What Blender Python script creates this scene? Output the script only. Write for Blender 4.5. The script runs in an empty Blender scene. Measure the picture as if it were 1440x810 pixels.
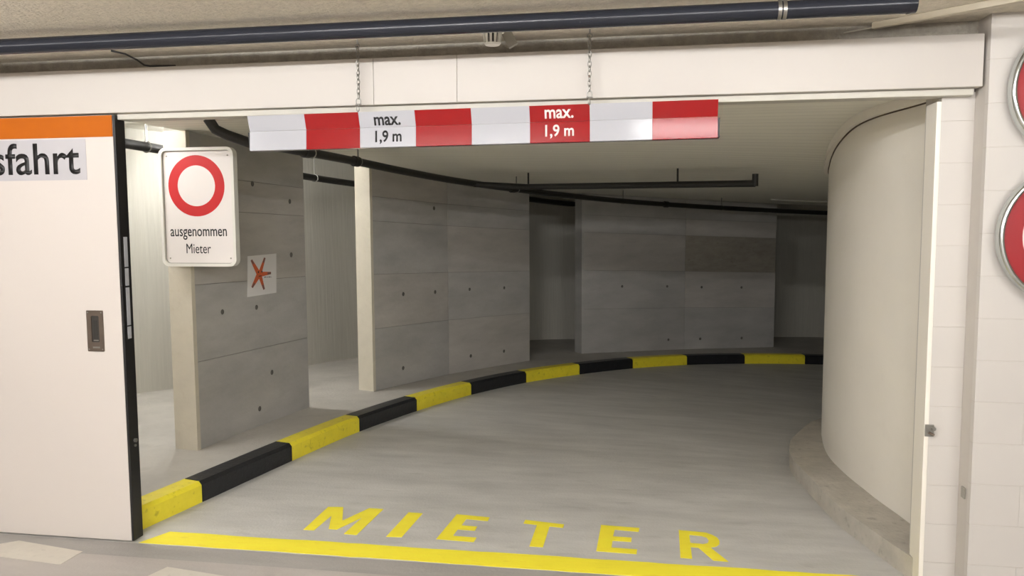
import bpy, bmesh, math, random
from mathutils import Vector, Matrix
random.seed(7)
R = math.radians
SC = bpy.context.scene
COL = SC.collection

# ---------------------------------------------------------------- camera
cam_d = bpy.data.cameras.new('camera'); cam = bpy.data.objects.new('camera', cam_d); COL.objects.link(cam)
cam_d.sensor_width = 36.0; cam_d.lens = 1100.0/1440.0*36.0; cam_d.clip_start = 0.05
yaw, pitch, roll = R(9.324), R(4.761), R(-0.284)
fw = Vector((-math.sin(yaw)*math.cos(pitch), math.cos(yaw)*math.cos(pitch), -math.sin(pitch)))
rt = Vector((math.cos(yaw), math.sin(yaw), 0)); up = rt.cross(fw)
r2 = math.cos(roll)*rt + math.sin(roll)*up; u2 = -math.sin(roll)*rt + math.cos(roll)*up
cam.matrix_world = Matrix(((r2.x, u2.x, -fw.x, 0), (r2.y, u2.y, -fw.y, 0), (r2.z, u2.z, -fw.z, 1.545), (0, 0, 0, 1)))
SC.camera = cam

# ---------------------------------------------------------------- world, exposure, lamps
w = bpy.data.worlds.new('world'); SC.world = w; w.use_nodes = True
w.node_tree.nodes['Background'].inputs[0].default_value = (0.9, 0.95, 1, 1)
w.node_tree.nodes['Background'].inputs[1].default_value = 0.01
SC.view_settings.view_transform = 'Standard'; SC.view_settings.look = 'None'
SC.view_settings.gamma = 1.0; SC.view_settings.exposure = 0.72
SC.view_settings.use_curve_mapping = False

LAMPS = [  # x, y, z, length, watts : bare fluorescent tubes under the hall ceiling (built at the end of the script)
    (0.72, 2.05, 2.25, 1.5, 16),
    (-3.15, 2.05, 2.25, 1.5, 13),
    (-1.3, 0.7, 2.24, 1.5, 95),  # added to brighten the ramp floor and core wall inside the gate
    (-4.2, -2.4, 2.24, 1.5, 140),
    (2.6, -2.4, 2.24, 1.5, 140),
    (-0.6, -4.8, 2.24, 1.5, 180),
    (-3.40, 4.0, 2.21, 0.8, 19),
    (-3.45, 6.0, 2.26, 0.8, 34),
]

# ---------------------------------------------------------------- materials
def srgb(r, g, b):
    f = lambda c: (c/255/12.92) if c/255 <= 0.04045 else ((c/255+0.055)/1.055)**2.4
    return (f(r), f(g), f(b), 1)
def mat(name, rgb, rough=0.6, metal=0.0, var=0.0, scale=6.0, stretch=(1, 1, 1), bump=0.0, bscale=60.0,
        spots=0.0, spotcol=None, coat=0.0, spec=0.5, rot=(0, 0, 0), bstretch=None, emit=0):
    m = bpy.data.materials.new(name); m.use_nodes = True; nt = m.node_tree; N = nt.nodes; Lk = nt.links
    b = N['Principled BSDF']; c = srgb(*rgb)
    b.inputs['Base Color'].default_value = c; b.inputs['Roughness'].default_value = rough
    b.inputs['Metallic'].default_value = metal; b.inputs['Specular IOR Level'].default_value = spec
    if coat: b.inputs['Coat Weight'].default_value = coat; b.inputs['Coat Roughness'].default_value = 0.12
    tc = N.new('ShaderNodeTexCoord'); mp = N.new('ShaderNodeMapping'); Lk.new(tc.outputs['Object'], mp.inputs[0])
    mp.inputs['Scale'].default_value = stretch; mp.inputs['Rotation'].default_value = rot
    out = None
    if var:
        no = N.new('ShaderNodeTexNoise'); no.inputs['Scale'].default_value = scale; no.inputs['Detail'].default_value = 8
        no.inputs['Roughness'].default_value = 0.62
        Lk.new(mp.outputs[0], no.inputs['Vector'])
        ra = N.new('ShaderNodeMapRange'); ra.inputs['From Min'].default_value = 0.28; ra.inputs['From Max'].default_value = 0.72
        ra.inputs['To Min'].default_value = 1-var; ra.inputs['To Max'].default_value = 1+var
        Lk.new(no.outputs['Fac'], ra.inputs['Value'])
        mx = N.new('ShaderNodeVectorMath'); mx.operation = 'SCALE'; mx.inputs[0].default_value = c[:3]
        Lk.new(ra.outputs[0], mx.inputs['Scale']); out = mx.outputs[0]
    if spots:
        n2 = N.new('ShaderNodeTexNoise'); n2.inputs['Scale'].default_value = scale*3.1; n2.inputs['Detail'].default_value = 6
        Lk.new(mp.outputs[0], n2.inputs['Vector'])
        cr = N.new('ShaderNodeMapRange'); cr.inputs['From Min'].default_value = 0.60; cr.inputs['From Max'].default_value = 0.74
        cr.inputs['To Max'].default_value = spots; Lk.new(n2.outputs['Fac'], cr.inputs['Value'])
        mi = N.new('ShaderNodeMix'); mi.data_type = 'RGBA'; mi.inputs[7].default_value = srgb(*spotcol)
        Lk.new(cr.outputs[0], mi.inputs[0])
        if out is not None: Lk.new(out, mi.inputs[6])
        else: mi.inputs[6].default_value = c
        out = mi.outputs[2]
    if out is not None: Lk.new(out, b.inputs['Base Color'])
    if bump:
        mp2 = N.new('ShaderNodeMapping'); Lk.new(tc.outputs['Object'], mp2.inputs[0])
        mp2.inputs['Scale'].default_value = bstretch or (1, 1, 1)
        nb = N.new('ShaderNodeTexNoise'); nb.inputs['Scale'].default_value = bscale; nb.inputs['Detail'].default_value = 5
        Lk.new(mp2.outputs[0], nb.inputs['Vector'])
        bp = N.new('ShaderNodeBump'); bp.inputs['Strength'].default_value = bump; bp.inputs['Distance'].default_value = 0.01
        Lk.new(nb.outputs['Fac'], bp.inputs['Height']); Lk.new(bp.outputs[0], b.inputs['Normal'])
    if emit:
        b.inputs['Emission Color'].default_value = c; b.inputs['Emission Strength'].default_value = emit
    return m
M = {}
M['road'] = mat('road_concrete', (194, 192, 187), 0.62, var=0.16, scale=2.2, stretch=(0.7, 2.6, 1), bump=0.25, bscale=70, spots=0.35, spotcol=(156, 153, 146))
M['apron'] = mat('garage_floor', (178, 172, 166), 0.55, var=0.13, scale=2.0, stretch=(0.6, 2.2, 1), bump=0.15, bscale=60)
M['threshold'] = mat('threshold_concrete', (160, 156, 151), 0.55, var=0.15, scale=3.0, stretch=(0.5, 2.5, 1), bump=0.2, bscale=60)
M['walk'] = mat('walkway_concrete', (190, 186, 179), 0.7, var=0.12, scale=2.5, bump=0.3, bscale=50, spots=0.3, spotcol=(164, 158, 150))
M['kerbc'] = mat('kerb_concrete', (182, 176, 165), 0.8, var=0.16, scale=7, bump=0.6, bscale=40, spots=0.5, spotcol=(128, 120, 110))
M['ceil_front'] = mat('sprayed_ceiling', (216, 208, 192), 0.9, var=0.12, scale=30, bump=0.8, bscale=75, spots=0.25, spotcol=(120, 113, 100))
M['ceil_gap'] = mat('rough_upstand', (164, 158, 147), 0.95, var=0.2, scale=25, bump=0.8, bscale=60)
M['slab'] = mat('fair_faced_concrete', (178, 176, 172), 0.75, var=0.17, scale=2.4, stretch=(0.6, 0.6, 1.8), bump=0.15, bscale=30, spots=0.25, spotcol=(152, 149, 144))
M['slab_b'] = mat('fair_faced_concrete_pale', (183, 179, 173), 0.75, var=0.17, scale=2.6, stretch=(0.5, 0.5, 2.0), bump=0.15, bscale=30, spots=0.3, spotcol=(160, 156, 150))
M['slab_c'] = mat('fair_faced_concrete_brown', (156, 150, 139), 0.8, var=0.16, scale=5, stretch=(1, 1, 3), bump=0.25, bscale=30, spots=0.6, spotcol=(126, 120, 110))
M['slab_core'] = mat('slab_core', (138, 134, 128), 0.85, var=0.1, bump=0.2)
M['cream'] = mat('cream_painted_end', (206, 199, 182), 0.7, var=0.05, scale=9, bump=0.3, bscale=25, spots=0.25, spotcol=(188, 176, 152))
M['hole'] = mat('tie_hole_dark', (98, 95, 90), 0.9, var=0.2)
M['outer'] = mat('outer_wall_boards', (198, 195, 184), 0.7, var=0.06, scale=14, stretch=(3, 3, 0.15), bump=0.35, bscale=30, bstretch=(1.4, 1.4, 0.06))
M['white'] = mat('white_wall_paint', (201, 196, 190), 0.6, var=0.015, scale=3, bump=0.04, bscale=25)
M['core'] = mat('core_wall_paint', (238, 232, 221), 0.6, var=0.02, scale=2.5, bump=0.08, bscale=20, spots=0.06, spotcol=(190, 180, 165))
M['joint'] = mat('joint_paint', (196, 190, 183), 0.8, var=0.03)
M['door'] = mat('door_panel', (200, 192, 185), 0.42, var=0.01, scale=2)
M['header'] = mat('header_panel', (190, 184, 177), 0.5, var=0.015, scale=2)
M['seam'] = mat('header_seam', (166, 160, 152), 0.7)
M['rail'] = mat('rail_paint', (190, 186, 175), 0.5, var=0.04)
M['dark'] = mat('shadow_gap_dark', (38, 36, 32), 0.8)
M['jointc'] = mat('brown_joint', (92, 78, 66), 0.8)
M['orange'] = mat('orange_strip', (176, 90, 4), 0.6, spec=0.2, var=0.03)
M['plate'] = mat('grey_vinyl', (176, 173, 176), 0.35)
M['black'] = mat('black_print', (20, 19, 20), 0.5)
M['rubber'] = mat('black_rubber', (20, 19, 19), 0.45, var=0.05)
M['label'] = mat('silver_label', (176, 177, 182), 0.4, var=0.08, scale=40)
M['bronze'] = mat('bronze_plate', (104, 92, 82), 0.38, metal=0.6, var=0.1, scale=20)
M['bronze_d'] = mat('bronze_recess', (52, 48, 44), 0.5, metal=0.3)
M['steel'] = mat('galvanised_steel', (150, 148, 142), 0.38, metal=0.9, var=0.06, scale=30)
M['alu'] = mat('aluminium_rim', (196, 200, 198), 0.22, metal=1.0)
M['rimwhite'] = mat('white_rim', (222, 220, 212), 0.35, spec=0.6)
M['signw'] = mat('sign_white', (226, 220, 216), 0.32)
M['signr'] = mat('sign_red', (186, 30, 34), 0.35)
M['signr_shaded'] = mat('sign_red_shaded', (150, 20, 28), 0.35)  # darker red paints the shadow on the round signs into their rings
M['barw'] = mat('bar_white', (170, 170, 175), 0.16, spec=0.5)
M['barr'] = mat('bar_red', (140, 12, 16), 0.16, spec=0.4)
M['yellow'] = mat('yellow_kerb_paint', (246, 230, 60), 0.42, var=0.06, scale=9, bump=0.3, bscale=35, spots=0.55, spotcol=(176, 160, 44))
M['blackk'] = mat('black_kerb_paint', (32, 33, 36), 0.42, var=0.25, scale=12, bump=0.3, bscale=35, spots=0.4, spotcol=(62, 62, 62))
M['yline'] = mat('yellow_road_paint', (255, 240, 62), 0.5, var=0.05, scale=5, stretch=(0.6, 2.5, 1), bump=0.1, bscale=80, spots=0.35, spotcol=(226, 206, 80))
M['wpaint'] = mat('worn_white_road_paint', (206, 200, 188), 0.5, var=0.06, scale=10, spots=0.5, spotcol=(178, 172, 160))
M['pipe'] = mat('dark_grey_pipe', (38, 40, 47), 0.24, spec=0.25, var=0.03)
M['bpipe'] = mat('black_pipe', (34, 32, 30), 0.5)
M['plastic'] = mat('white_plastic', (228, 226, 218), 0.4)
M['greyp'] = mat('grey_plastic', (150, 146, 136), 0.5)
M['duct'] = mat('cable_duct_paint', (196, 187, 168), 0.6, var=0.03)
M['paper'] = mat('white_paper', (226, 224, 222), 0.7)
M['starf'] = mat('orange_crayon', (205, 98, 56), 0.7, var=0.12, scale=40)
M['start'] = mat('grey_crayon', (128, 92, 84), 0.7, var=0.1, scale=40)

# ceiling inside the ramp: board marks along X
def board_ceiling():
    m = mat('board_marked_ceiling', (234, 231, 219), 0.7, var=0.06, scale=5, stretch=(0.12, 7, 1), bump=0.3, bscale=10, bstretch=(0.15, 5, 1))
    nt = m.node_tree; N = nt.nodes; Lk = nt.links; b = N['Principled BSDF']
    src = b.inputs['Base Color'].links[0].from_socket
    wv = N.new('ShaderNodeTexWave'); wv.bands_direction = 'Y'; wv.inputs['Scale'].default_value = 3.1
    wv.inputs['Distortion'].default_value = 0.25; wv.inputs['Detail'].default_value = 2
    tc = N.new('ShaderNodeTexCoord'); Lk.new(tc.outputs['Object'], wv.inputs['Vector'])
    rm = N.new('ShaderNodeMapRange'); rm.inputs['From Min'].default_value = 0.0; rm.inputs['From Max'].default_value = 0.06
    rm.inputs['To Min'].default_value = 0.82; rm.inputs['To Max'].default_value = 1.0
    Lk.new(wv.outputs['Fac'], rm.inputs['Value'])
    vm = N.new('ShaderNodeVectorMath'); vm.operation = 'SCALE'; Lk.new(src, vm.inputs[0]); Lk.new(rm.outputs[0], vm.inputs['Scale'])
    Lk.new(vm.outputs[0], b.inputs['Base Color'])
    return m
M['ceil_ramp'] = board_ceiling()

# ---------------------------------------------------------------- helpers
def tag(o, label=None, cat=None, group=None, kind=None):
    if label: o['label'] = label
    if cat: o['category'] = cat
    if group: o['group'] = group
    if kind: o['kind'] = kind
    return o
def link(name, me, m, parent=None, loc=None):
    o = bpy.data.objects.new(name, me); COL.objects.link(o)
    if m: me.materials.clear(); me.materials.append(m)
    if parent: o.parent = parent
    if loc: o.location = loc
    return o
def obj(name, bm, m, parent=None, smooth=False, world=False):
    bmesh.ops.recalc_face_normals(bm, faces=bm.faces)
    if parent is not None: bmesh.ops.translate(bm, verts=bm.verts, vec=-parent.location)
    me = bpy.data.meshes.new(name); bm.to_mesh(me); bm.free()
    if smooth:
        for p in me.polygons: p.use_smooth = True
        me.set_sharp_from_angle(angle=R(38))
    return link(name, me, m, parent)
def empty(name, loc, label=None, cat=None, group=None, kind=None):
    o = bpy.data.objects.new(name, None); COL.objects.link(o); o.location = loc
    o.empty_display_size = 0.1
    return tag(o, label, cat, group, kind)
def struct(name, bm, m, parent=None, smooth=False):
    o = obj(name, bm, m, parent, smooth)
    if parent is None: o['kind'] = 'structure'
    return o
def box(bm, x0, x1, y0, y1, z0, z1, bev=0.0):
    t = bmesh.new()
    bmesh.ops.create_cube(t, size=1)
    bmesh.ops.scale(t, vec=(abs(x1-x0), abs(y1-y0), abs(z1-z0)), verts=t.verts)
    if bev: bmesh.ops.bevel(t, geom=t.edges[:], offset=bev, segments=2, affect='EDGES', profile=0.5)
    bmesh.ops.translate(t, vec=((x0+x1)/2, (y0+y1)/2, (z0+z1)/2), verts=t.verts)
    merge(bm, t)
    return bm
def merge(bm, t, mtx=None):
    if mtx is not None: bmesh.ops.transform(t, matrix=mtx, verts=t.verts)
    vm = {v: bm.verts.new(v.co) for v in t.verts}
    for f in t.faces:
        try: bm.faces.new([vm[v] for v in f.verts])
        except ValueError: pass
    t.free()
def nb(*a, **k): return box(bmesh.new(), *a, **k)
def cyl(bm, p0, p1, r0, r1=None, n=24, cap=True):
    r1 = r0 if r1 is None else r1
    p0 = Vector(p0); p1 = Vector(p1); d = (p1-p0).normalized()
    a = d.orthogonal().normalized(); b = d.cross(a)
    A = [bm.verts.new(p0+r0*(math.cos(2*math.pi*i/n)*a+math.sin(2*math.pi*i/n)*b)) for i in range(n)]
    B = [bm.verts.new(p1+r1*(math.cos(2*math.pi*i/n)*a+math.sin(2*math.pi*i/n)*b)) for i in range(n)]
    for i in range(n): bm.faces.new((A[i], A[(i+1) % n], B[(i+1) % n], B[i]))
    if cap: bm.faces.new(A[::-1]); bm.faces.new(B)
    return bm
def tube(bm, pts, r, n=12):
    pts = [Vector(p) for p in pts]; rings = []
    nrm = None
    for i, p in enumerate(pts):
        d = (pts[min(i+1, len(pts)-1)]-pts[max(i-1, 0)]).normalized()
        if nrm is None: nrm = d.orthogonal().normalized()
        nrm = (nrm-d*nrm.dot(d)).normalized(); b = d.cross(nrm)
        rings.append([bm.verts.new(p+r*(math.cos(2*math.pi*k/n)*nrm+math.sin(2*math.pi*k/n)*b)) for k in range(n)])
    for A, B in zip(rings, rings[1:]):
        for k in range(n): bm.faces.new((A[k], A[(k+1) % n], B[(k+1) % n], B[k]))
    bm.faces.new(rings[0][::-1]); bm.faces.new(rings[-1])
    return bm
def torus(bm, c, R_, r, ax, sx=1.0, n=14, k=6, dirv=(0, 0, 1)):
    # link ring: plane spanned by dirv and ax ; elongated along dirv by sx
    c = Vector(c); u = Vector(dirv).normalized(); v = Vector(ax).normalized(); wv = u.cross(v)
    rings = []
    for i in range(n):
        a = 2*math.pi*i/n; cen = c+u*math.cos(a)*R_*sx+v*math.sin(a)*R_
        rad = (u*math.cos(a)+v*math.sin(a)).normalized()
        rings.append([bm.verts.new(cen+r*(math.cos(2*math.pi*j/k)*rad+math.sin(2*math.pi*j/k)*wv)) for j in range(k)])
    for i in range(n):
        A, B = rings[i], rings[(i+1) % n]
        for j in range(k): bm.faces.new((A[j], A[(j+1) % k], B[(j+1) % k], B[j]))
    return bm
def prism(bm, pts, f, t0, t1):
    """polygon pts (u,v) mapped by f(u,v,t) with thickness t0..t1"""
    A = [bm.verts.new(f(u, v, t0)) for u, v in pts]; B = [bm.verts.new(f(u, v, t1)) for u, v in pts]
    n = len(pts)
    fa = bm.faces.new(A[::-1]); fb = bm.faces.new(B)
    for i in range(n): bm.faces.new((A[i], A[(i+1) % n], B[(i+1) % n], B[i]))
    bm.normal_update()
    bmesh.ops.triangulate(bm, faces=[x for x in (fa, fb) if n > 4], ngon_method='EAR_CLIP')
    return bm
def ringprism(bm, outer, inner, f, t0, t1):
    n = len(outer)
    V = [[bm.verts.new(f(u, v, t)) for u, v in pl] for pl in (outer, inner) for t in (t0, t1)]
    o0, o1, i0, i1 = V
    for i in range(n):
        j = (i+1) % n
        bm.faces.new((o0[i], o0[j], o1[j], o1[i])); bm.faces.new((i0[i], i1[i], i1[j], i0[j]))
        bm.faces.new((o1[i], o1[j], i1[j], i1[i])); bm.faces.new((o0[i], i0[i], i0[j], o0[j]))
    return bm
def circ(cx, cy, r, n=64): return [(cx+r*math.cos(2*math.pi*i/n), cy+r*math.sin(2*math.pi*i/n)) for i in range(n)]
def rrect(x0, x1, y0, y1, r, k=8):
    out = []
    for cx, cy, a0 in ((x1-r, y1-r, 0), (x0+r, y1-r, 90), (x0+r, y0+r, 180), (x1-r, y0+r, 270)):
        for i in range(k+1):
            a = R(a0+90*i/k); out.append((cx+r*math.cos(a), cy+r*math.sin(a)))
    return out
def text(name, s, m, parent, x, y, z, w, h, off=0.0, space=1.0, anchor='c', rotz=0.0):
    """flat print facing -Y, fitted to width w and height h of its bounding box; (x, z) = centre"""
    cu = bpy.data.curves.new(name, 'FONT'); cu.body = s; cu.size = 1; cu.extrude = 0.0; cu.offset = off; cu.space_character = space
    cu.resolution_u = 4
    t = bpy.data.objects.new(name, cu); COL.objects.link(t)
    dg = bpy.context.evaluated_depsgraph_get(); me = bpy.data.meshes.new_from_object(t.evaluated_get(dg))
    bpy.data.objects.remove(t); bpy.data.curves.remove(cu)
    xs = [v.co.x for v in me.vertices]; ys = [v.co.y for v in me.vertices]
    sx = w/(max(xs)-min(xs)); sy = h/(max(ys)-min(ys)); cx = (max(xs)+min(xs))/2; cy = (max(ys)+min(ys))/2
    c, s_ = math.cos(rotz), math.sin(rotz)
    P = parent.location if parent else Vector((0, 0, 0))
    for v in me.vertices:
        a = (v.co.x-cx)*sx; b = (v.co.y-cy)*sy
        v.co = Vector((x+a*c, y+a*s_, z+b))-P
    bm = bmesh.new(); bm.from_mesh(me)
    r = bmesh.ops.extrude_face_region(bm, geom=bm.faces[:])
    bmesh.ops.translate(bm, vec=(0, -0.0006, 0), verts=[e for e in r['geom'] if isinstance(e, bmesh.types.BMVert)])
    bm.to_mesh(me); bm.free()
    return link(name, me, m, parent)

# ---------------------------------------------------------------- the ramp's geometry: flat at the gate, then a helix turning right
CX, CY, SL, WD = 3.4, 4.3, 0.27, 0.25
def hz(x, y):
    if x > 6.5: pass
    th = math.atan2(y-CY, CX-x)
    if th <= 0: return 0.0
    return -SL*th*th/(2*WD) if th < WD else -SL*(th-WD/2)
def spline(pts, n=12):
    """Catmull-Rom through plan points"""
    P = [Vector((p[0], p[1], 0)) for p in pts]; P = [2*P[0]-P[1]]+P+[2*P[-1]-P[-2]]; out = []
    for i in range(1, len(P)-2):
        for k in range(n):
            t = k/n; a, b, c, d = P[i-1], P[i], P[i+1], P[i+2]
            out.append(0.5*((2*b)+(c-a)*t+(2*a-5*b+4*c-d)*t*t+(3*b-a-3*c+d)*t**3))
    out.append(P[-2]); return [(v.x, v.y) for v in out]
def polar(r, th): return (CX-r*math.cos(th), CY+r*math.sin(th))
KERB_K = [(-2.496, 3.45), (-2.40, 3.918), (-2.24, 4.719), (-2.09, 5.56), (-1.89, 6.42), (-1.602, 7.30), (-1.188, 8.15), (-0.675, 8.88), (-0.077, 9.543), (0.60, 10.07), (1.36, 10.46), (2.165, 10.73)]
KERB = spline(KERB_K+[(2.95, 10.86), (3.75, 10.88)]+[polar(6.6, t) for t in (1.75, 1.9, 2.1, 2.3, 2.5)], 14)
OUTER = spline([(-4.62, 3.45), (-4.60, 4.6), (-4.40, 5.95), (-4.18, 6.45), (-3.60, 7.95), (-3.27, 8.7), (-2.4, 10.1), (-1.5, 10.95), (-0.6, 11.45), (0.7, 12.1), (2.08, 12.6), (2.9, 12.85), (4.0, 12.9), (5.5, 12.6), (7.0, 11.9), (8.2, 11.0)], 10)
CORE = spline([(1.33, 3.46), (1.285, 3.90), (1.215, 4.30), (1.18, 4.72), (1.215, 5.25), (1.315, 5.86), (1.445, 6.40), (1.74, 7.0), (2.25, 7.5), (3.0, 7.85), (4.0, 7.9), (5.0, 7.5)], 12)
IKERB = spline([(1.178, 3.46), (1.150, 3.55), (1.076, 3.82), (1.003, 4.124), (0.965, 4.55), (0.962, 5.08), (1.058, 5.67), (1.196, 6.10), (1.46, 6.75), (1.95, 7.42), (2.8, 7.95), (4.0, 8.15)], 12)
SLABL = spline([(-2.86, 3.45), (-2.84, 4.6), (-2.70, 5.90), (-2.46, 6.72), (-2.02, 7.9), (-1.34, 9.13), (-0.77, 9.95), (0.57, 10.86), (1.87, 11.55), (2.9, 11.8), (4.0, 11.9), (5.5, 11.6), (6.8, 11.0), (7.8, 10.3)], 10)
def cross_row(curve, key, val):
    for a, b in zip(curve, curve[1:]):
        ka, kb = key(a), key(b)
        if (ka-val)*(kb-val) <= 0 and ka != kb:
            t = (val-ka)/(kb-ka); return (a[0]+(b[0]-a[0])*t, a[1]+(b[1]-a[1])*t)
    return None
def rows(ci, co, thmax=2.35, y0=3.45, n=70):
    """pairs of plan points on inner and outer curves, straight strip first, then by angle"""
    out = []
    for i in range(8):
        y = y0+(CY-y0)*i/8
        a = (cross_row(ci, lambda p: p[1], y) or (ci[0][0], y)) if callable(ci) is False else ci(y, None)
        b = cross_row(co, lambda p: p[1], y) or (co[0][0], y)
        if a and b: out.append((a, b))
    ang = lambda p: math.atan2(p[1]-CY, CX-p[0])
    for i in range(n+1):
        t = thmax*i/n
        a = cross_row(ci, ang, t) if callable(ci) is False else ci(None, t)
        b = cross_row(co, ang, t)
        if a and b: out.append((a, b))
    return out
def sheet(rw, h, thick, m=8):
    """helical slab between row end points, at height h above the road, thick downwards(+)/upwards(-)"""
    bm = bmesh.new(); G = []
    for layer in (0, 1):
        L = []
        for a, b in rw:
            r = []
            for k in range(m+1):
                x = a[0]+(b[0]-a[0])*k/m; y = a[1]+(b[1]-a[1])*k/m
                r.append(bm.verts.new((x, y, hz(x, y)+h-(thick if layer else 0))))
            L.append(r)
        G.append(L)
    for L in G:
        for A, B in zip(L, L[1:]):
            for k in range(m): bm.faces.new((A[k], A[k+1], B[k+1], B[k]))
    T, B_ = G
    n = len(T)
    for i in range(n-1):
        for k in (0, m): bm.faces.new((T[i][k], T[i+1][k], B_[i+1][k], B_[i][k]))
    for i in (0, n-1):
        for k in range(m): bm.faces.new((T[i][k], T[i][k+1], B_[i][k+1], B_[i][k]))
    return bm
def inner_pt(r):
    def f(y, t):
        if t is None: return (CX-r, y)
        return polar(r, t)
    return f
def offset(curve, d):
    out = []
    for i, p in enumerate(curve):
        a = curve[max(i-1, 0)]; b = curve[min(i+1, len(curve)-1)]
        tx, ty = b[0]-a[0], b[1]-a[1]; L = math.hypot(tx, ty)
        out.append((p[0]-ty/L*d, p[1]+tx/L*d))   # d>0 : left of travel = away from the core
    return out
def strip_wall(curve, thick, hb, ht, m=1, side=1):
    """vertical wall following a plan curve; thick to the outside"""
    bm = bmesh.new(); o = offset(curve, thick); V = []
    for (a, b) in zip(curve, o):
        za = hz(*a)
        V.append([bm.verts.new((a[0], a[1], za+hb)), bm.verts.new((a[0], a[1], za+ht)), bm.verts.new((b[0], b[1], za+ht)), bm.verts.new((b[0], b[1], za+hb))])
    for A, B in zip(V, V[1:]):
        for k in range(4): bm.faces.new((A[k], A[(k+1) % 4], B[(k+1) % 4], B[k]))
    bm.faces.new(V[0]); bm.faces.new(V[-1][::-1])
    return bm

# ---------------------------------------------------------------- setting
floor = struct('floor', nb(-8, 8, -7, 3.20, -0.2, 0.0), M['apron'])
thr = tag(obj('threshold', nb(-8, 8, 3.20, 3.345, -0.2, 0.0), M['threshold'], None), kind='structure')
struct('ramp_apron', nb(-8, 8, 3.345, 3.45, -0.2, 0.0), M['road'])
rr = rows(inner_pt(1.2), offset(KERB, 0.05))
ramp = struct('ramp_floor', sheet(rr, 0.0, 0.2, 14), M['road'])
walk = struct('walkway_floor', sheet(rows(offset(KERB, 0.115), offset(OUTER, 0.02)), 0.098, 0.3, 6), M['walk'])
struct('ceiling', nb(-8, 8, -7, 3.42, 2.33, 2.55), M['ceil_front'])
struct('ceiling_ramp', sheet(rows(inner_pt(1.4), SLABL), 2.35, 0.22, 14), M['ceil_ramp'], smooth=True)
struct('ceiling_walkway', sheet(rows(offset(SLABL, 0.001), offset(OUTER, 0.1)), 2.50, 0.10, 6), M['ceil_ramp'], smooth=True)
struct('trim_upstand', nb(-8, 8, 3.42, 3.50, 2.07, 2.50), M['ceil_gap'])
struct('wall_outer', strip_wall(OUTER, 0.2, -0.1, 2.6), M['outer'], smooth=True)
struct('wall_light_block', strip_wall([(-2.9, 9.92), (-2.5, 9.62), (-2.0, 9.3), (-1.62, 9.02)], 0.12, -0.1, 2.5), M['outer'])  # unseen wall added to keep walkway lamp light out of the far gaps
# core wall and its collar
core = struct('wall_core', strip_wall(CORE, -0.25, -0.15, 2.14), M['core'], smooth=True)
tag(obj('collar', strip_wall([p for p in offset(CORE, 0.034)], -0.04, 2.085, 2.131), M['core'], core, smooth=True))
tag(obj('collar_joint', strip_wall([p for p in offset(CORE, 0.006)], -0.02, 2.079, 2.086), M['jointc'], core, smooth=True))
struct('wall_back', nb(-8.2, 8.2, -7.2, -7, 0, 2.33), M['white'])
struct('wall_left', nb(-8.2, -8, -7, 3.5, 0, 2.33), M['white'])
struct('wall_far_right', nb(8, 8.2, -7, 3.5, 0, 2.33), M['white'])
struct('wall_front_left', nb(-8, -4.62, 3.42, 3.62, 0, 2.33), M['white'])

# header beam over the gate
hd = empty('header_beam', (-3, 3.33, 2.06), kind='structure')
obj('beam_panel', nb(-8, -1.155, 3.33, 3.42, 2.062, 2.262, bev=0.002), M['header'], hd)
obj('beam_panel', nb(-1.154, -0.782, 3.3303, 3.42, 2.062, 2.262, bev=0.002), M['header'], hd)
obj('beam_panel', nb(-0.781, 1.30, 3.33, 3.42, 2.062, 2.262, bev=0.002), M['header'], hd)
obj('guide_rail', nb(-2.42, 1.285, 3.365, 3.45, 2.035, 2.061, bev=0.003), M['rail'], hd)

# right wall, block built and painted
wr = empty('wall_right', (1.31, 3.3, 0), kind='structure')
obj('mortar', nb(1.311, 8, 3.3015, 3.46, 0, 2.33), M['joint'], wr)
CH = 0.166
for r_ in range(14):
    z0 = r_*CH+0.0015; z1 = min((r_+1)*CH-0.0015, 2.328)
    xs = [1.31, 1.31+(0.36 if r_ % 2 else 0.18)]
    while xs[-1] < 2.7: xs.append(xs[-1]+0.36)
    for a, b in zip(xs, xs[1:]):
        obj('block', nb(a, b-0.0012, 3.30+random.uniform(-.0006, .0006), 3.33, z0, z1, bev=0.0008), M['white'], wr)
obj('plaster_face', nb(xs[-1], 8, 3.30, 3.305, 0, 2.33), M['white'], wr)
# pillar beside the opening: blocks behind the wall's face
pl = empty('pillar', (1.24, 3.42, 0), kind='structure')
obj('mortar', nb(1.187, 1.311, 3.4218, 3.60, 0, 2.055), M['joint'], pl)
for r_ in range(13):
    z0 = r_*CH+0.0015-0.05; z1 = min((r_+1)*CH-0.0015-0.05, 2.055)
    if r_ == 0: z0 = 0
    obj('block', nb(1.186, 1.3095, 3.42+random.uniform(-.0006, .0006), 3.45, z0, z1, bev=0.001), M['white'], pl)
obj('gate_stop', nb(1.168, 1.186, 3.418, 3.535, 0.0, 2.02, bev=0.0015), M['core'], pl)
struct('wall_reveal', nb(1.312, 5.0, 3.46, 3.6, -0.1, 2.12), M['core'])
# latch keep on the gate stop
kp = empty('latch_keep', (1.185, 3.415, 0.686), 'small chipped steel latch keep on the right gate post edge', 'latch')
obj('keep_plate', nb(1.170, 1.204, 3.411, 3.4165, 0.655, 0.705, bev=0.001), M['steel'], kp)
obj('pin', cyl(bmesh.new(), (1.198, 3.412, 0.692), (1.198, 3.392, 0.692), 0.008, n=12), M['steel'], kp, smooth=True)
obj('hook', cyl(bmesh.new(), (1.182, 3.406, 0.674), (1.202, 3.402, 0.664), 0.005, n=10), M['bronze'], kp, smooth=True)
sk = obj('wall_socket_plate', nb(1.302, 1.309, 3.345, 3.375, 0.42, 0.465, bev=0.001), M['greyp'])
tag(sk, 'tiny grey plate on the white wall edge near the floor at right', 'plate')

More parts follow.
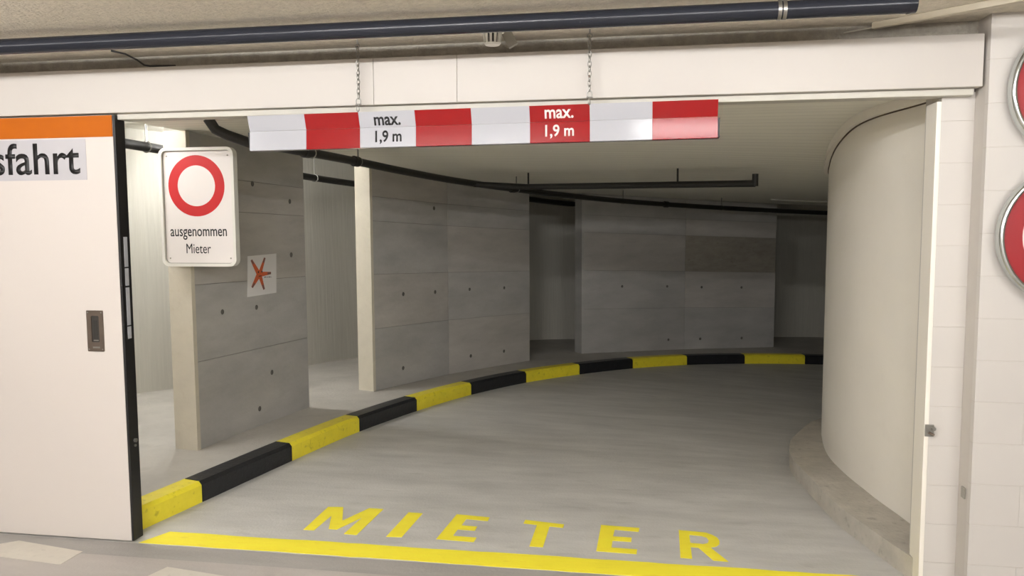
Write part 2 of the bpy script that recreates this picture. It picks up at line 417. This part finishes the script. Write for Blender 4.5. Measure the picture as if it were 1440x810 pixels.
# ---------------------------------------------------------------- concrete partition slabs
def partition(segs, label, thick=0.165, holes=(), tones=None, cream=True):
    a0 = segs[0][0]
    root = empty('concrete_partition', (a0[0], a0[1], hz(*a0)+0.098), label, 'wall', 'board marked concrete partitions along the ramp')
    for si, (a, b) in enumerate(segs):
        a = Vector((a[0], a[1], 0)); b = Vector((b[0], b[1], 0)); d = (b-a); L = d.length; d.normalize(); n = Vector((-d.y, d.x, 0))
        za = hz(a.x, a.y)+0.098; zb = hz(b.x, b.y)+0.098
        def f(s, h, t, a=a, d=d, n=n, L=L, za=za, zb=zb):
            p = a+d*s+n*t; return Vector((p.x, p.y, za+(zb-za)*s/L+h))
        s0 = 0.03 if (si == 0 and cream) else 0.0
        bm = bmesh.new(); prism(bm, [(s0, -0.02), (L, -0.02), (L, 2.025), (s0, 2.025)], f, 0.006, thick)
        obj('slab_core', bm, M['slab_core'], root)
        lev = [0.0, 0.57, 1.065, 1.545, 1.765, 2.03]
        for li in range(5):
            off = random.uniform(0, 0.002)
            mt = M[(tones[si] if tones else 'aaaaa')[li] == 'b' and 'slab_b' or ((tones[si] if tones else 'aaaaa')[li] == 'c' and 'slab_c' or 'slab')]
            bm = bmesh.new(); prism(bm, [(s0+0.001, lev[li]+0.002), (L-0.003, lev[li]+0.002), (L-0.003, lev[li+1]-0.002), (s0+0.001, lev[li+1]-0.002)], f, -off, 0.008)
            obj('board_panel', bm, mt, root)
        if si == 0 and cream:
            bm = bmesh.new(); prism(bm, [(-0.004, 0.0), (0.03, 0.0), (0.03, 2.03), (-0.004, 2.03)], f, -0.003, thick+0.004)
            e = obj('end_face', bm, M['cream'] if cream == 1 else M['slab'], root)
            if cream == 1: tag(e, 'cream painted end face')
        for (hs, s, h) in holes:
            if hs == si:
                c = f(s, h, -0.001); bm = bmesh.new()
                cyl(bm, c+n*0.002, c-n*0.0022, 0.022, 0.015, n=14)
                obj('tie_hole', bm, M['hole'], root, smooth=True)
    return root
P1 = partition([((-2.795, 4.53), (-2.64, 5.90))], 'concrete partition nearest the white door, behind the rectangular red ring sign', thick=0.16,
          holes=[(0, .69, 1.75), (0, 1.17, 1.65), (0, 1.17, 1.24), (0, .69, .87), (0, .69, .13), (0, .86, .37), (0, .3, .87)], tones=['aabba'])
P2 = partition([((-2.38, 6.707), (-1.955, 7.847)), ((-1.955, 7.847), (-1.28, 9.07))], 'middle concrete partition with cream end, just behind the low kerb bend', thick=0.165,
          holes=[(0, .46, .87), (0, .98, .87), (0, .44, .16), (0, .98, 1.71), (1, .33, .88), (1, .92, .88), (1, .34, .16), (1, .91, .16)], tones=['abaab', 'babaa'])
P3 = partition([((-0.726, 9.88), (0.6, 10.781)), ((0.6, 10.781), (1.884, 11.476))], 'farthest concrete partition with a brown board band, left of the dark opening', thick=0.165,
          holes=[(0, .60, .86), (0, 1.31, .86), (0, 1.34, .14), (1, .26, .85), (1, .90, .85), (1, .25, .14), (1, .92, .14)], tones=['aabaa', 'abcba'], cream=2)

# ---------------------------------------------------------------- outer kerb: black and yellow blocks
def arclen(c):
    s = [0]
    for a, b in zip(c, c[1:]): s.append(s[-1]+math.dist(a, b))
    return s
ks = arclen(KERB)
def at_s(s):
    for i in range(len(ks)-1):
        if ks[i] <= s <= ks[i+1]:
            t = (s-ks[i])/(ks[i+1]-ks[i]); return (KERB[i][0]+(KERB[i+1][0]-KERB[i][0])*t, KERB[i][1]+(KERB[i+1][1]-KERB[i][1])*t)
    return KERB[-1]
def s_near(p): return min(range(len(KERB)), key=lambda i: math.dist(KERB[i], p))
marks = [ks[s_near(p)] for p in KERB_K]
step = 0.86
while marks[-1]+step < ks[-1]-0.1: marks.append(marks[-1]+step)
kerb = empty('kerb', (-2.4, 3.9, 0), 'low curved kerb of alternating black and yellow blocks along the ramp', 'kerb')
for i, (s0, s1) in enumerate(zip(marks, marks[1:])):
    N_ = 8; bm = bmesh.new(); V = []; e = 0.003
    prof = [(0.0, -0.06), (0.0, 0.098), (0.018, 0.118), (0.122, 0.120), (0.135, 0.108), (0.135, -0.06)]
    for k in range(N_+1):
        s = s0+e+(s1-s0-2*e)*k/N_; p = at_s(s); q = at_s(min(s+0.02, ks[-1])); q0 = at_s(max(s-0.02, 0))
        tx, ty = q[0]-q0[0], q[1]-q0[1]; L = math.hypot(tx, ty); nx, ny = -ty/L, tx/L
        V.append([bm.verts.new((p[0]+nx*o, p[1]+ny*o, hz(*p)+h)) for o, h in prof])
    n = len(prof)
    for A, B in zip(V, V[1:]):
        for k in range(n): bm.faces.new((A[k], A[(k+1) % n], B[(k+1) % n], B[k]))
    bm.faces.new(V[0]); bm.faces.new(V[-1][::-1])
    yl = i % 2 == 0
    tag(obj('kerb_block', bm, M['yellow' if yl else 'blackk'], kerb), 'yellow painted kerb block' if yl else 'black painted kerb block')
# inner kerb round the core
ik = struct('kerb_inner', strip_wall(IKERB, -0.6, -0.1, 0.10), M['kerbc'], smooth=True)
ik['label'] = 'rough bare concrete kerb round the foot of the curved white wall'

# ---------------------------------------------------------------- road paint
def flat(name, pts, m, parent=None, z=0.0015, label=None, cat=None, helix=False):
    bm = bmesh.new(); prism(bm, pts, lambda u, v, t: Vector((u, v, (hz(u, v) if helix else 0)+t)), 0.0002, z)
    o = obj(name, bm, m, parent)
    if label: tag(o, label, cat)
    return o
def wobble(x0, x1, y0, y1, n=40, a=0.004):
    P = [(x0+(x1-x0)*i/n, y0+random.uniform(-a, a)) for i in range(n+1)]
    return P+[(x1-(x1-x0)*i/n, y1+random.uniform(-a, a)) for i in range(n+1)]
ly = wobble(-2.33, 1.13, 3.355, 3.50, 48, 0.004)
ly[0] = (-2.40, 3.352)
flat('yellow_stripe', ly, M['yline'], label='long yellow painted stripe across the floor under the gate opening', cat='road marking')
flat('pavement_mark', [(-3.30, 3.21), (-3.00, 3.285), (-2.60, 3.218), (-2.60, 3.075), (-3.2, 3.13)][1:] , M['wpaint'], label='worn white floor bar below the sliding door at lower left', cat='road marking')
flat('pavement_mark', [(-2.10, 3.125), (-1.63, 3.055), (-1.60, 2.93), (-2.14, 3.00)], M['wpaint'], label='worn white floor bar in front of the yellow stripe', cat='road marking')
GL = {
 'M': [(0, 0), (.20, 0), (.22, .62), (.43, .12), (.57, .12), (.78, .62), (.78, 0), (1, 0), (1, 1), (.74, 1), (.5, .46), (.26, 1), (0, 1)],
 'I': [(0, 0), (1, 0), (1, 1), (0, 1)],
 'E': [(0, 0), (1, .0), (1, .17), (.36, .17), (.36, .42), (.82, .42), (.82, .58), (.36, .58), (.36, .84), (1, .84), (1, 1), (0, 1)],
 'T': [(.34, 0), (.66, 0), (.66, .84), (1, .84), (1, 1), (0, 1), (0, .84), (.34, .84)],
}
Rp = [(0, 0), (.25, 0), (.25, .40), (.42, .40), (.72, 0), (1, 0), (.66, .43), (.84, .50), (.93, .60), (.95, .72), (.92, .84), (.82, .93), (.66, 1), (0, 1)]
Rh = [(.25, .55), (.55, .55), (.66, .60), (.70, .70), (.66, .80), (.55, .85), (.25, .85)]
lt = empty('floor_lettering', (-0.6, 3.75, 0), 'yellow painted word MIETER on the grey ramp floor behind the stripe', 'road marking')
quads = [('M', (-1.675, 3.628), (-1.385, 3.60), (-1.36, 3.965), (-1.675, 3.95)), ('I', (-1.229, 3.605), (-1.150, 3.605), (-1.135, 3.932), (-1.215, 3.936)),
         ('E', (-0.978, 3.61), (-0.785, 3.605), (-0.768, 3.93), (-0.950, 3.95)), ('T', (-0.585, 3.60), (-0.375, 3.59), (-0.375, 3.895), (-0.580, 3.925)),
         ('E', (-0.194, 3.585), (-0.005, 3.582), (0.008, 3.905), (-0.185, 3.915)), ('R', (0.195, 3.572), (0.405, 3.562), (0.40, 3.885), (0.203, 3.905))]
for ch, a, b, c, d in quads:
    def bl(u, v, t, a=a, b=b, c=c, d=d):
        x = (a[0]*(1-u)+b[0]*u)*(1-v)+(d[0]*(1-u)+c[0]*u)*v; y = (a[1]*(1-u)+b[1]*u)*(1-v)+(d[1]*(1-u)+c[1]*u)*v
        return Vector((x, y, t))
    jit = lambda P: [(u+random.uniform(-.012, .012), v+random.uniform(-.01, .01)) for u, v in P]
    bm = bmesh.new()
    if ch == 'R':
        # outline with a bridged hole: keyhole polygon
        poly = Rp[:3]+[(.25, .40)][:0]+Rp[3:]
        left = [(0, 0), (.25, 0), (.25, .40), (.25, .55), (.25, .85), (.25, 1), (0, 1)]
        prism(bm, left, bl, 0.0002, 0.0015)
        bowl = [(.25, .40), (.42, .40), (.66, .43), (.84, .50), (.93, .60), (.95, .72), (.92, .84), (.82, .93), (.66, 1), (.25, 1), (.25, .85), (.55, .85), (.66, .80), (.70, .70), (.66, .60), (.55, .55), (.25, .55)]
        prism(bm, bowl, bl, 0.0002, 0.0015)
        prism(bm, [(.42, .405), (.70, 0), (1.02, 0), (.70, .445)], bl, 0.0002, 0.00145)
    else: prism(bm, jit(GL[ch]), bl, 0.0002, 0.0015)
    obj('letter', bm, M['yline'], lt)

# ---------------------------------------------------------------- sliding door
door = empty('door_1', (-3.3, 3.38, 0), kind='structure')
obj('door_leaf', nb(-4.62, -2.432, 3.345, 3.405, 0.010, 2.055, bev=0.002), M['door'], door)
obj('edge_seal', nb(-2.4315, -2.420, 3.346, 3.417, 0.010, 2.055, bev=0.001), M['rubber'], door)
obj('top_strip', nb(-4.62, -2.4325, 3.3415, 3.346, 1.955, 2.053), M['orange'], door)
obj('sticker', nb(-3.55, -2.575, 3.3435, 3.3455, 1.757, 1.948), M['plate'], door)
text('lettering', 'Ausfahrt', M['black'], door, -2.968, 3.3432, 1.8585, 0.720, 0.150, off=0.012)
for a, b in ((1.345, 1.487), (1.255, 1.338), (1.065, 1.246), (1.0, 1.058)):
    obj('edge_label', nb(-2.4205, -2.4185, 3.370, 3.396, a, b, bev=0.0005), M['label'], door)
bm = bmesh.new(); cyl(bm, (-2.420, 3.385, 0.50), (-2.410, 3.385, 0.50), 0.011, n=6); cyl(bm, (-2.42, 3.385, 0.475), (-2.414, 3.385, 0.475), 0.006, n=10)
obj('edge_bolt', bm, M['steel'], door)
# flush pull
fp = obj('flush_pull', ringprism(bmesh.new(), rrect(-2.614, -2.527, 0.940, 1.138, 0.004), rrect(-2.590, -2.549, 0.985, 1.112, 0.006), lambda u, v, t: Vector((u, t, v)), 3.3450, 3.3405), M['bronze'], door)
bm = bmesh.new(); prism(bm, rrect(-2.590, -2.549, 0.985, 1.112, 0.006), lambda u, v, t: Vector((u, t, v)), 3.3442, 3.3448)
p_ = obj('recess', bm, M['bronze_d'], door); 
bm = bmesh.new(); prism(bm, rrect(-2.581, -2.560, 0.999, 1.090, 0.004), lambda u, v, t: Vector((u, t, v)), 3.3438, 3.3442)
obj('recess_grip', bm, M['dark'], door)
obj('grip_lip', nb(-2.583, -2.556, 3.3435, 3.3442, 0.991, 0.996), M['steel'], door)
obj('maker_mark', nb(-2.586, -2.548, 3.3397, 3.3405, 0.956, 0.964), M['steel'], door)
for x in (-2.606, -2.535):
    for z in (0.951, 1.128):
        obj('screw', cyl(bmesh.new(), (x, 3.341, z), (x, 3.3385, z), 0.004, 0.003, n=10), M['steel'], door)

# ---------------------------------------------------------------- rectangular sign on the end of partition 1
sx0, sx1, sz0, sz1, sy = -2.920, -2.427, 1.287, 2.012, 4.44
sg = empty('traffic_sign', (-2.674, sy+0.06, sz0), 'white rectangular sign with red ring and words ausgenommen Mieter on partition end', 'sign')
F2 = lambda u, v, t: Vector((u, t, v))
obj('sign_plate', prism(bmesh.new(), rrect(sx0+.012, sx1-.012, sz0+.012, sz1-.012, .035), F2, sy+.004, sy+.010), M['signw'], sg)
obj('rim', ringprism(bmesh.new(), rrect(sx0, sx1, sz0, sz1, .045), rrect(sx0+.018, sx1-.018, sz0+.018, sz1-.018, .032), F2, sy-.012, sy+.035), M['rimwhite'], sg, smooth=True)
obj('rim_line', ringprism(bmesh.new(), rrect(sx0+.018, sx1-.018, sz0+.018, sz1-.018, .032), rrect(sx0+.0215, sx1-.0215, sz0+.0215, sz1-.0215, .030), F2, sy+.002, sy+.005), M['greyp'], sg)
rx, rz_ = -2.683, 1.780
obj('red_ring', ringprism(bmesh.new(), circ(rx, rz_, .186), circ(rx, rz_, .124), F2, sy+.0030, sy+.0042), M['signr'], sg)
text('lettering', 'ausgenommen', M['black'], sg, -2.680, sy+.0038, 1.484, 0.375, 0.066, off=0.008)
text('lettering', 'Mieter', M['black'], sg, -2.683, sy+.0038, 1.397, 0.163, 0.060, off=0.0)
for x in (sx0+.045, sx1-.045):
    for z in (sz0+.05, sz1-.05):
        obj('rivet', cyl(bmesh.new(), (x, sy+.004, z), (x, sy+.0005, z), .005, .003, n=10), M['greyp'], sg)
for z in (1.40, 1.86): obj('bracket', nb(-2.87, -2.83, sy+.035, sy+.088, z, z+.05), M['steel'], sg)

# ---------------------------------------------------------------- starfish drawing on partition 1
a = Vector((-2.795, 4.53, 0)); b = Vector((-2.64, 5.90, 0)); d = (b-a).normalized(); n = Vector((-d.y, d.x, 0))
c4 = [(.58, 1.033), (.945, 1.033), (.96, 1.326), (.60, 1.320)]
dr = empty('starfish_drawing', tuple(a+d*.77+Vector((0, 0, 1.18))), 'white paper with an orange crayon starfish stuck on the concrete partition', 'drawing')
def pap(u, v, t):
    s = (c4[0][0]*(1-u)+c4[1][0]*u)*(1-v)+(c4[3][0]*(1-u)+c4[2][0]*u)*v
    z = (c4[0][1]*(1-u)+c4[1][1]*u)*(1-v)+(c4[3][1]*(1-u)+c4[2][1]*u)*v
    p = a+d*s-n*t; return Vector((p.x, p.y, z))
obj('paper', prism(bmesh.new(), [(0, 0), (1, 0), (1, 1), (0, 1)], pap, 0.0025, 0.0042), M['paper'], dr)
tips = [(.58, .92), (.80, .52), (.56, .13), (.15, .22), (.12, .90)]; cc = (.40, .52); star = []
for i, tp in enumerate(tips):
    nx_ = tips[(i+1) % 5]
    dx, dy = tp[0]-cc[0], tp[1]-cc[1]; L = math.hypot(dx, dy); px_, py_ = -dy/L*.028, dx/L*.028
    star += [(tp[0]+px_, tp[1]+py_), (tp[0]-px_, tp[1]-py_)]
    mx_, my_ = (tp[0]+nx_[0])/2-cc[0], (tp[1]+nx_[1])/2-cc[1]; L = math.hypot(mx_, my_)
    star.append((cc[0]+mx_/L*.105, cc[1]+my_/L*.105))
bm = bmesh.new()
try: prism(bm, star, pap, 0.0042, 0.0050)
except Exception as ex: print(ex)
obj('starfish', bm, M['starf'], dr)
for tp in tips:
    dx, dy = cc[0]-tp[0], cc[1]-tp[1]; L = math.hypot(dx, dy); ux, uy = dx/L, dy/L; qx, qy = -uy, ux
    bm = prism(bmesh.new(), [(tp[0]+qx*.028, tp[1]+qy*.028), (tp[0]-qx*.028, tp[1]-qy*.028), (tp[0]+ux*.13-qx*.026, tp[1]+uy*.13-qy*.026), (tp[0]+ux*.13+qx*.026, tp[1]+uy*.13+qy*.026)], pap, 0.0048, 0.0054)
    obj('arm_tip', bm, M['start'], dr)
bm = bmesh.new()
for u, v, w_, h_ in ((.34, .56, .035, .045), (.46, .56, .035, .045), (.37, .47, .1, .02), (.56, .425, .06, .018), (.64, .42, .045, .014), (.71, .415, .055, .018), (.78, .41, .03, .012)):
    prism(bm, [(u, v), (u+w_, v), (u+w_, v+h_), (u, v+h_)], pap, 0.0050, 0.0056)
obj('pen_marks', bm, M['black'], dr)['kind'] = 'stuff'

# ---------------------------------------------------------------- height bar
bar = empty('height_bar', (-0.7, 3.28, 1.95), 'red and white clearance bar reading max. 1,9 m hung on two chains', 'barrier')
BX = [-1.718, -1.452, -1.205, -0.954, -0.709, -0.460, -0.210, 0.044, 0.304]
ZT0, ZT1 = 2.020, 2.034
ZB0, ZB1 = 1.873, 1.880
def barf(x): return (x-BX[0])/(BX[-1]-BX[0])
segp = []
YF, YT, YB = 3.290, 3.270, 3.2837   # fold, top edge, bottom edge of the front faces
for i in range(8):
    x0, x1 = BX[i], BX[i+1]-0.0004; t = 'barw' if i % 2 == 0 else 'barr'
    o = empty('x', (0, 0, 0)); bpy.data.objects.remove(o)
    zf = 1.961; zb = 1.877; zt = 2.027
    up_ = [(YT, zt), (YF, zf+0.0008), (YF+.004, zf+0.0008), (YT+.004, zt)]
    lo_ = [(YF, zf), (YB, zb), (YB+.003, zb-0.0015), (YF+.05, zb), (YF+.05, zf-0.003), (YF+.004, zf)]
    for nm, pr in (('upper_panel', up_), ('lower_panel', lo_)):
        bm = bmesh.new(); prism(bm, pr, lambda u, v, tt: Vector((tt, u, v)), x0, x1)
        q = obj(nm, bm, M[t], bar); tag(q, 'white bar panel' if i % 2 == 0 else 'red bar panel')
for xx, s in ((BX[0]-.008, 0), (BX[-1], 1)):
    bm = bmesh.new(); prism(bm, [(YF-.002, 1.957), (YB+.010, 1.880), (YF+.052, 1.878), (YF+.052, 1.957)], lambda u, v, tt: Vector((tt, u, v)), xx, xx+.008)
    obj('end_cap', bm, M['rubber'], bar)
def bartext(s, mm, xc, zc, wd, ht, upper):
    o = text('lettering', s, mm, bar, xc, 3.28, zc, wd, ht, off=0.02)
    for v in o.data.vertices:
        z = v.co.z+bar.location.z; fr = v.co.y+bar.location.y-3.28
        yy = (YF+(YT-YF)*(z-1.961)/(2.027-1.961)) if upper else (YF+(YB-YF)*(1.961-z)/(1.961-1.877))
        v.co.y = yy-.0006+fr-bar.location.y
bartext('max.', M['black'], -1.079, 1.987, 0.118, 0.036, True)
bartext('1,9 m', M['black'], -1.077, 1.919, 0.118, 0.058, False)
bartext('max.', M['signw'], -0.337, 1.992, 0.120, 0.036, True)
bartext('1,9 m', M['signw'], -0.336, 1.921, 0.120, 0.058, False)

bar.rotation_euler.y = -0.0065
def chain(x, label):
    root = empty('hanging_chain', (x, 3.272, 2.33), label, 'chain', 'chains holding the clearance bar')
    y = 3.272; bm = bmesh.new(); cyl(bm, (x, y, 2.335), (x, y, 2.312), .0035, n=8); torus(bm, (x, y, 2.303), .009, .0022, (1, 0, 0))
    obj('screw_eye', bm, M['steel'], root, smooth=True)
    bm = bmesh.new(); z = 2.288; i = 0
    while z > 2.085:
        torus(bm, (x+random.uniform(-.0008, .0008), y, z), .0064, .0023, (1, 0, 0) if i % 2 else (0.35, 1, 0), sx=2.1, n=12, k=5); z -= .0195; i += 1
    o = obj('chain_links', bm, M['steel'], root, smooth=True); o['kind'] = 'stuff'
    bm = bmesh.new(); torus(bm, (x, y-.002, 2.068), .0105, .0026, (1, 0, 0), sx=1.5); cyl(bm, (x-.013, y-.002, 2.056), (x+.013, y-.002, 2.056), .0035, n=8)
    obj('shackle', bm, M['steel'], root, smooth=True)
    bm = bmesh.new(); torus(bm, (x, y-.010, 2.038), .0085, .0022, (0.4, 1, 0), sx=1.5)
    obj('eye_bolt', bm, M['steel'], root, smooth=True)
chain(-1.203, 'left hanging chain, steel links, above the words max. 1,9 m on white')
chain(-0.211, 'right hanging chain, steel links, beside the red max. 1,9 m panel')

# ---------------------------------------------------------------- front ceiling: pipe, detector, duct
fpipe = empty('ceiling_pipe', (-1, 2.9, 2.275), 'thick dark grey pipe running under the front ceiling above the beam', 'pipe')
obj('pipe_run', cyl(bmesh.new(), (-7.9, 2.9, 2.273), (0.885, 2.9, 2.276), .031, n=32), M['pipe'], fpipe, smooth=True)
obj('pipe_end', cyl(bmesh.new(), (0.885, 2.9, 2.276), (0.912, 2.9, 2.276), .033, .030, n=32), M['pipe'], fpipe, smooth=True)
bm = bmesh.new(); cyl(bm, (0.462, 2.9, 2.276), (0.474, 2.9, 2.276), .0335, n=32); cyl(bm, (0.479, 2.9, 2.276), (0.491, 2.9, 2.276), .0335, n=32); box(bm, 0.468, 0.484, 2.89, 2.91, 2.306, 2.33)
obj('pipe_clamp', bm, M['steel'], fpipe, smooth=True)
gd = empty('gas_detector', (-0.59, 3.13, 2.33), 'small white slotted detector on the ceiling above the header beam', 'detector')
gx, gy = -0.588, 3.13
obj('mount', cyl(bmesh.new(), (gx, gy, 2.33), (gx, gy, 2.300), .050, .048, n=32), M['plastic'], gd, smooth=True)
obj('inner_sensor', cyl(bmesh.new(), (gx, gy, 2.30), (gx, gy, 2.257), .026, .024, n=20), M['dark'], gd, smooth=True)
bm = bmesh.new()
for k in range(12):
    a_ = 2*math.pi*k/12; ca, sa = math.cos(a_), math.sin(a_)
    t = bmesh.new(); box(t, 0.033, 0.039, -.0048, .0048, 0, .045)
    for v in t.verts: v.co.x -= (0.045-v.co.z)*0.12
    merge(bm, t, Matrix.Translation((gx, gy, 2.257)) @ Matrix.Rotation(a_, 4, 'Z'))
obj('guard_slats', bm, M['plastic'], gd)['kind'] = 'stuff'
obj('guard_base', cyl(bmesh.new(), (gx, gy, 2.257), (gx, gy, 2.250), .034, .028, n=32), M['plastic'], gd, smooth=True)
bm = bmesh.new(); t = bmesh.new(); box(t, -.02, .02, -.012, .012, -.032, .032, bev=.002); merge(bm, t, Matrix.Translation((gx+.062, gy+.05, 2.283)) @ Matrix.Rotation(R(-28), 4, 'Y'))
obj('side_bracket', bm, M['greyp'], gd)
# cable duct running diagonally
dk = empty('cable_duct', (1.0, 3.3, 2.32), 'thin cream cable duct running diagonally on the ceiling at upper right', 'duct')
t = bmesh.new(); box(t, 0, 1.6, -.013, .013, -.012, .012, bev=.002)
bm = bmesh.new(); merge(bm, t, Matrix.Translation((0.905, 3.375, 2.317)) @ Matrix.Rotation(math.atan2(-.42, .52), 4, 'Z'))
obj('duct_channel', bm, M['duct'], dk)
bm = bmesh.new(); cyl(bm, (0.80, 3.395, 2.300), (0.91, 3.372, 2.312), .003, n=8)
obj('cable_tail', bm, M['rail'], dk)
cb = obj('loose_cable', tube(bmesh.new(), spline_pts if False else [(-2.36, 3.26, 2.326), (-2.31, 3.29, 2.316), (-2.27, 3.315, 2.293), (-2.245, 3.33, 2.272), (-2.22, 3.335, 2.268), (-2.10, 3.345, 2.268)], .0042, 8), M['bpipe'], smooth=True)
tag(cb, 'short loose black cable drooping onto the beam top at upper left', 'cable')

# ---------------------------------------------------------------- ramp pipes
def pp(pts, h): return [(x, y, hz(x, y)+h) for x, y in spline(pts, 8)]
pa = empty('sprinkler_pipe', (-2.0, 5.3, 2.0), 'black pipe following the partitions under the ramp ceiling', 'pipe')
A_pts = [(-2.20, 4.22), (-2.145, 4.45), (-2.11, 4.764), (-1.998, 5.35), (-1.861, 5.95), (-1.609, 6.748), (-1.23, 7.55), (-0.70, 8.45), (-0.0, 9.35), (0.866, 10.063), (1.8, 10.62), (2.6, 10.95), (3.8, 11.1)]
obj('pipe_run', tube(bmesh.new(), [(-2.385, 4.09, 2.135), (-2.355, 4.115, 2.075), (-2.30, 4.14, 2.045)]+pp(A_pts, 2.005), .029, 16), M['bpipe'], pa, smooth=True)
def collar(parent, pt, nxt, h, mm=M['bpipe'], r=.037, L=.05):
    a_ = Vector((pt[0], pt[1], hz(*pt)+h)); b_ = Vector((nxt[0], nxt[1], hz(*nxt)+h)); d_ = (b_-a_).normalized()*L/2
    return obj('coupling', cyl(bmesh.new(), a_-d_, a_+d_, r, n=20), mm, parent, smooth=True)
for p, q in (((-2.11, 4.764), (-2.085, 4.9)), ((-1.998, 5.35), (-1.97, 5.48)), ((-1.23, 7.55), (-1.14, 7.7)), ((0.3, 9.62), (.4, 9.7))):
    collar(pa, p, q, 2.005)
for (x, y) in ((-2.10, 4.83), (-1.99, 5.38), (-1.20, 7.6), (-0.2, 9.14), (1.0, 10.15)):
    z = hz(x, y); bm = bmesh.new(); cyl(bm, (x, y, z+2.02), (x, y, z+2.135), .006, n=8); torus(bm, (x, y, z+2.005), .032, .004, (1, 0, 0))
    obj('hanger', bm, M['steel'], pa, smooth=True)
br = pa
bp_ = [(-1.50, 7.02, hz(-1.50, 7.02)+2.0), (-1.05, 7.24, hz(-1.05, 7.24)+2.0), (0.887, 6.426, hz(.887, 6.426)+2.0)]
obj('branch_run', tube(bmesh.new(), bp_, .027, 16), M['bpipe'], br, smooth=True)
bm = bmesh.new(); cyl(bm, (0.887, 6.426, bp_[2][2]-.02), (0.887, 6.426, bp_[2][2]+.075), .024, n=16)
obj('sprinkler_head', bm, M['bpipe'], br, smooth=True)
bm = bmesh.new()
bm.free()
for x, y in ((-1.03, 7.235), (0.30, 6.675)):
    obj('hanger', cyl(bmesh.new(), (x, y, hz(x, y)+2.0), (x, y, hz(x, y)+2.135), .008, n=8), M['bpipe'], br, smooth=True)
pb = empty('wall_pipe', (-3.1, 6.5, 2.1), 'black pipe behind the partitions near the outer wall', 'pipe')
obj('pipe_run', tube(bmesh.new(), pp([(-3.47, 3.7), (-3.465, 4.854), (-3.446, 5.25), (-3.39, 6.4), (-3.305, 7.412), (-3.14, 8.283), (-2.80, 9.25)], 2.10), .034, 16), M['bpipe'], pb, smooth=True)
for x, y in ((-3.45, 5.1), (-3.28, 7.6)):
    z = hz(x, y); bm = bmesh.new(); cyl(bm, (x, y, z+2.12), (x, y, z+2.41), .008, n=8); torus(bm, (x, y, z+2.10), .038, .005, (1, 0, 0))
    obj('hanger', bm, M['steel'], pb, smooth=True)
pc = empty('wall_pipe', (-1.45, 10.0, 1.85), 'short black pipe stretch in the dark gap between the middle and farthest partitions', 'pipe')
obj('pipe_run', tube(bmesh.new(), pp([(-1.70, 9.35), (-1.50, 9.85), (-1.40, 10.10), (-0.98, 11.25), (-0.4, 11.6)], 2.05), .036, 16), M['bpipe'], pc, smooth=True)
cd = obj('conduit', tube(bmesh.new(), [(x, y, hz(x, y)+2.115) for x, y in ((1.55, 9.9), (2.0, 9.95), (2.5, 9.95), (3.2, 9.9))], .012, 10), M['rail'], smooth=True)
tag(cd, 'thin pale conduit on the far ramp ceiling beside the white wall', 'conduit')

# ---------------------------------------------------------------- round signs on the right wall
def round_sign(cx, cz, label):
    root = empty('round_sign', (cx, 3.30, cz), label, 'sign', 'round signs on the right wall')
    y = 3.235
    def F3(u, v, t): return Vector((cx+u, t, cz+v))
    obj('disc', prism(bmesh.new(), circ(0, 0, .255), F3, y+.006, y+.012), M['signw'], root)
    obj('red_ring', ringprism(bmesh.new(), circ(0, 0, .253), circ(0, 0, .185), F3, y+.0045, y+.006), M['signr_shaded'], root)
    bm = bmesh.new()
    for R_, r_, yy in ((.259, .0105, y+.002), ):
        torus(bm, (cx, yy, cz), R_, r_, (1, 0, 0), sx=1, n=72, k=12)
    obj('rim', bm, M['alu'], root, smooth=True)
    obj('rim_band', ringprism(bmesh.new(), circ(0, 0, .269), circ(0, 0, .254), F3, y+.004, y+.036), M['alu'], root, smooth=True)
    for dz in (.10, -.13): obj('bracket', nb(cx-.03, cx+.03, y+.012, 3.30, cz+dz, cz+dz+.03), M['steel'], root)
round_sign(1.632, 2.036, 'round red ringed sign high on the right wall, upper of two')
round_sign(1.612, 1.487, 'round red ringed sign lower on the right wall, lower of two')

# ---------------------------------------------------------------- the lamps themselves
LCOL = (1.0, 0.99, 0.985)
places = ['to the right of the gate middle', 'in front of the sliding door', 'a little in front of the camera, added to brighten the ramp', 'at the left rear of the hall', 'at the right rear of the hall', 'at the far back of the hall', 'over the walkway behind the door', 'over the walkway behind the nearest partition']
for i, (x, y, z, L, W) in enumerate(LAMPS):
    g = empty('ceiling_lamp', (x, y, z), 'bare fluorescent tube lamp on the ceiling '+places[i], 'lamp', 'fluorescent tube lamps')
    obj('housing', nb(x-L/2-.03, x+L/2+.03, y-.03, y+.03, z+.03, z+.088, bev=.004), M['plastic'], g)
    for sx_ in (-1, 1): obj('lamp_holder', nb(x+sx_*(L/2+.015)-.012, x+sx_*(L/2+.015)+.012, y-.018, y+.018, z-.02, z+.031, bev=.003), M['plastic'], g)
    m = bpy.data.materials.new('lamp_tube'); m.use_nodes = True; nt = m.node_tree; nt.nodes.clear()
    em = nt.nodes.new('ShaderNodeEmission'); ou = nt.nodes.new('ShaderNodeOutputMaterial'); nt.links.new(em.outputs[0], ou.inputs[0])
    em.inputs[0].default_value = (*LCOL, 1); em.inputs[1].default_value = W/(math.pi*2*math.pi*0.016*L)
    obj('tube', cyl(bmesh.new(), (x-L/2, y, z), (x+L/2, y, z), 0.016, n=12), m, g, smooth=True)
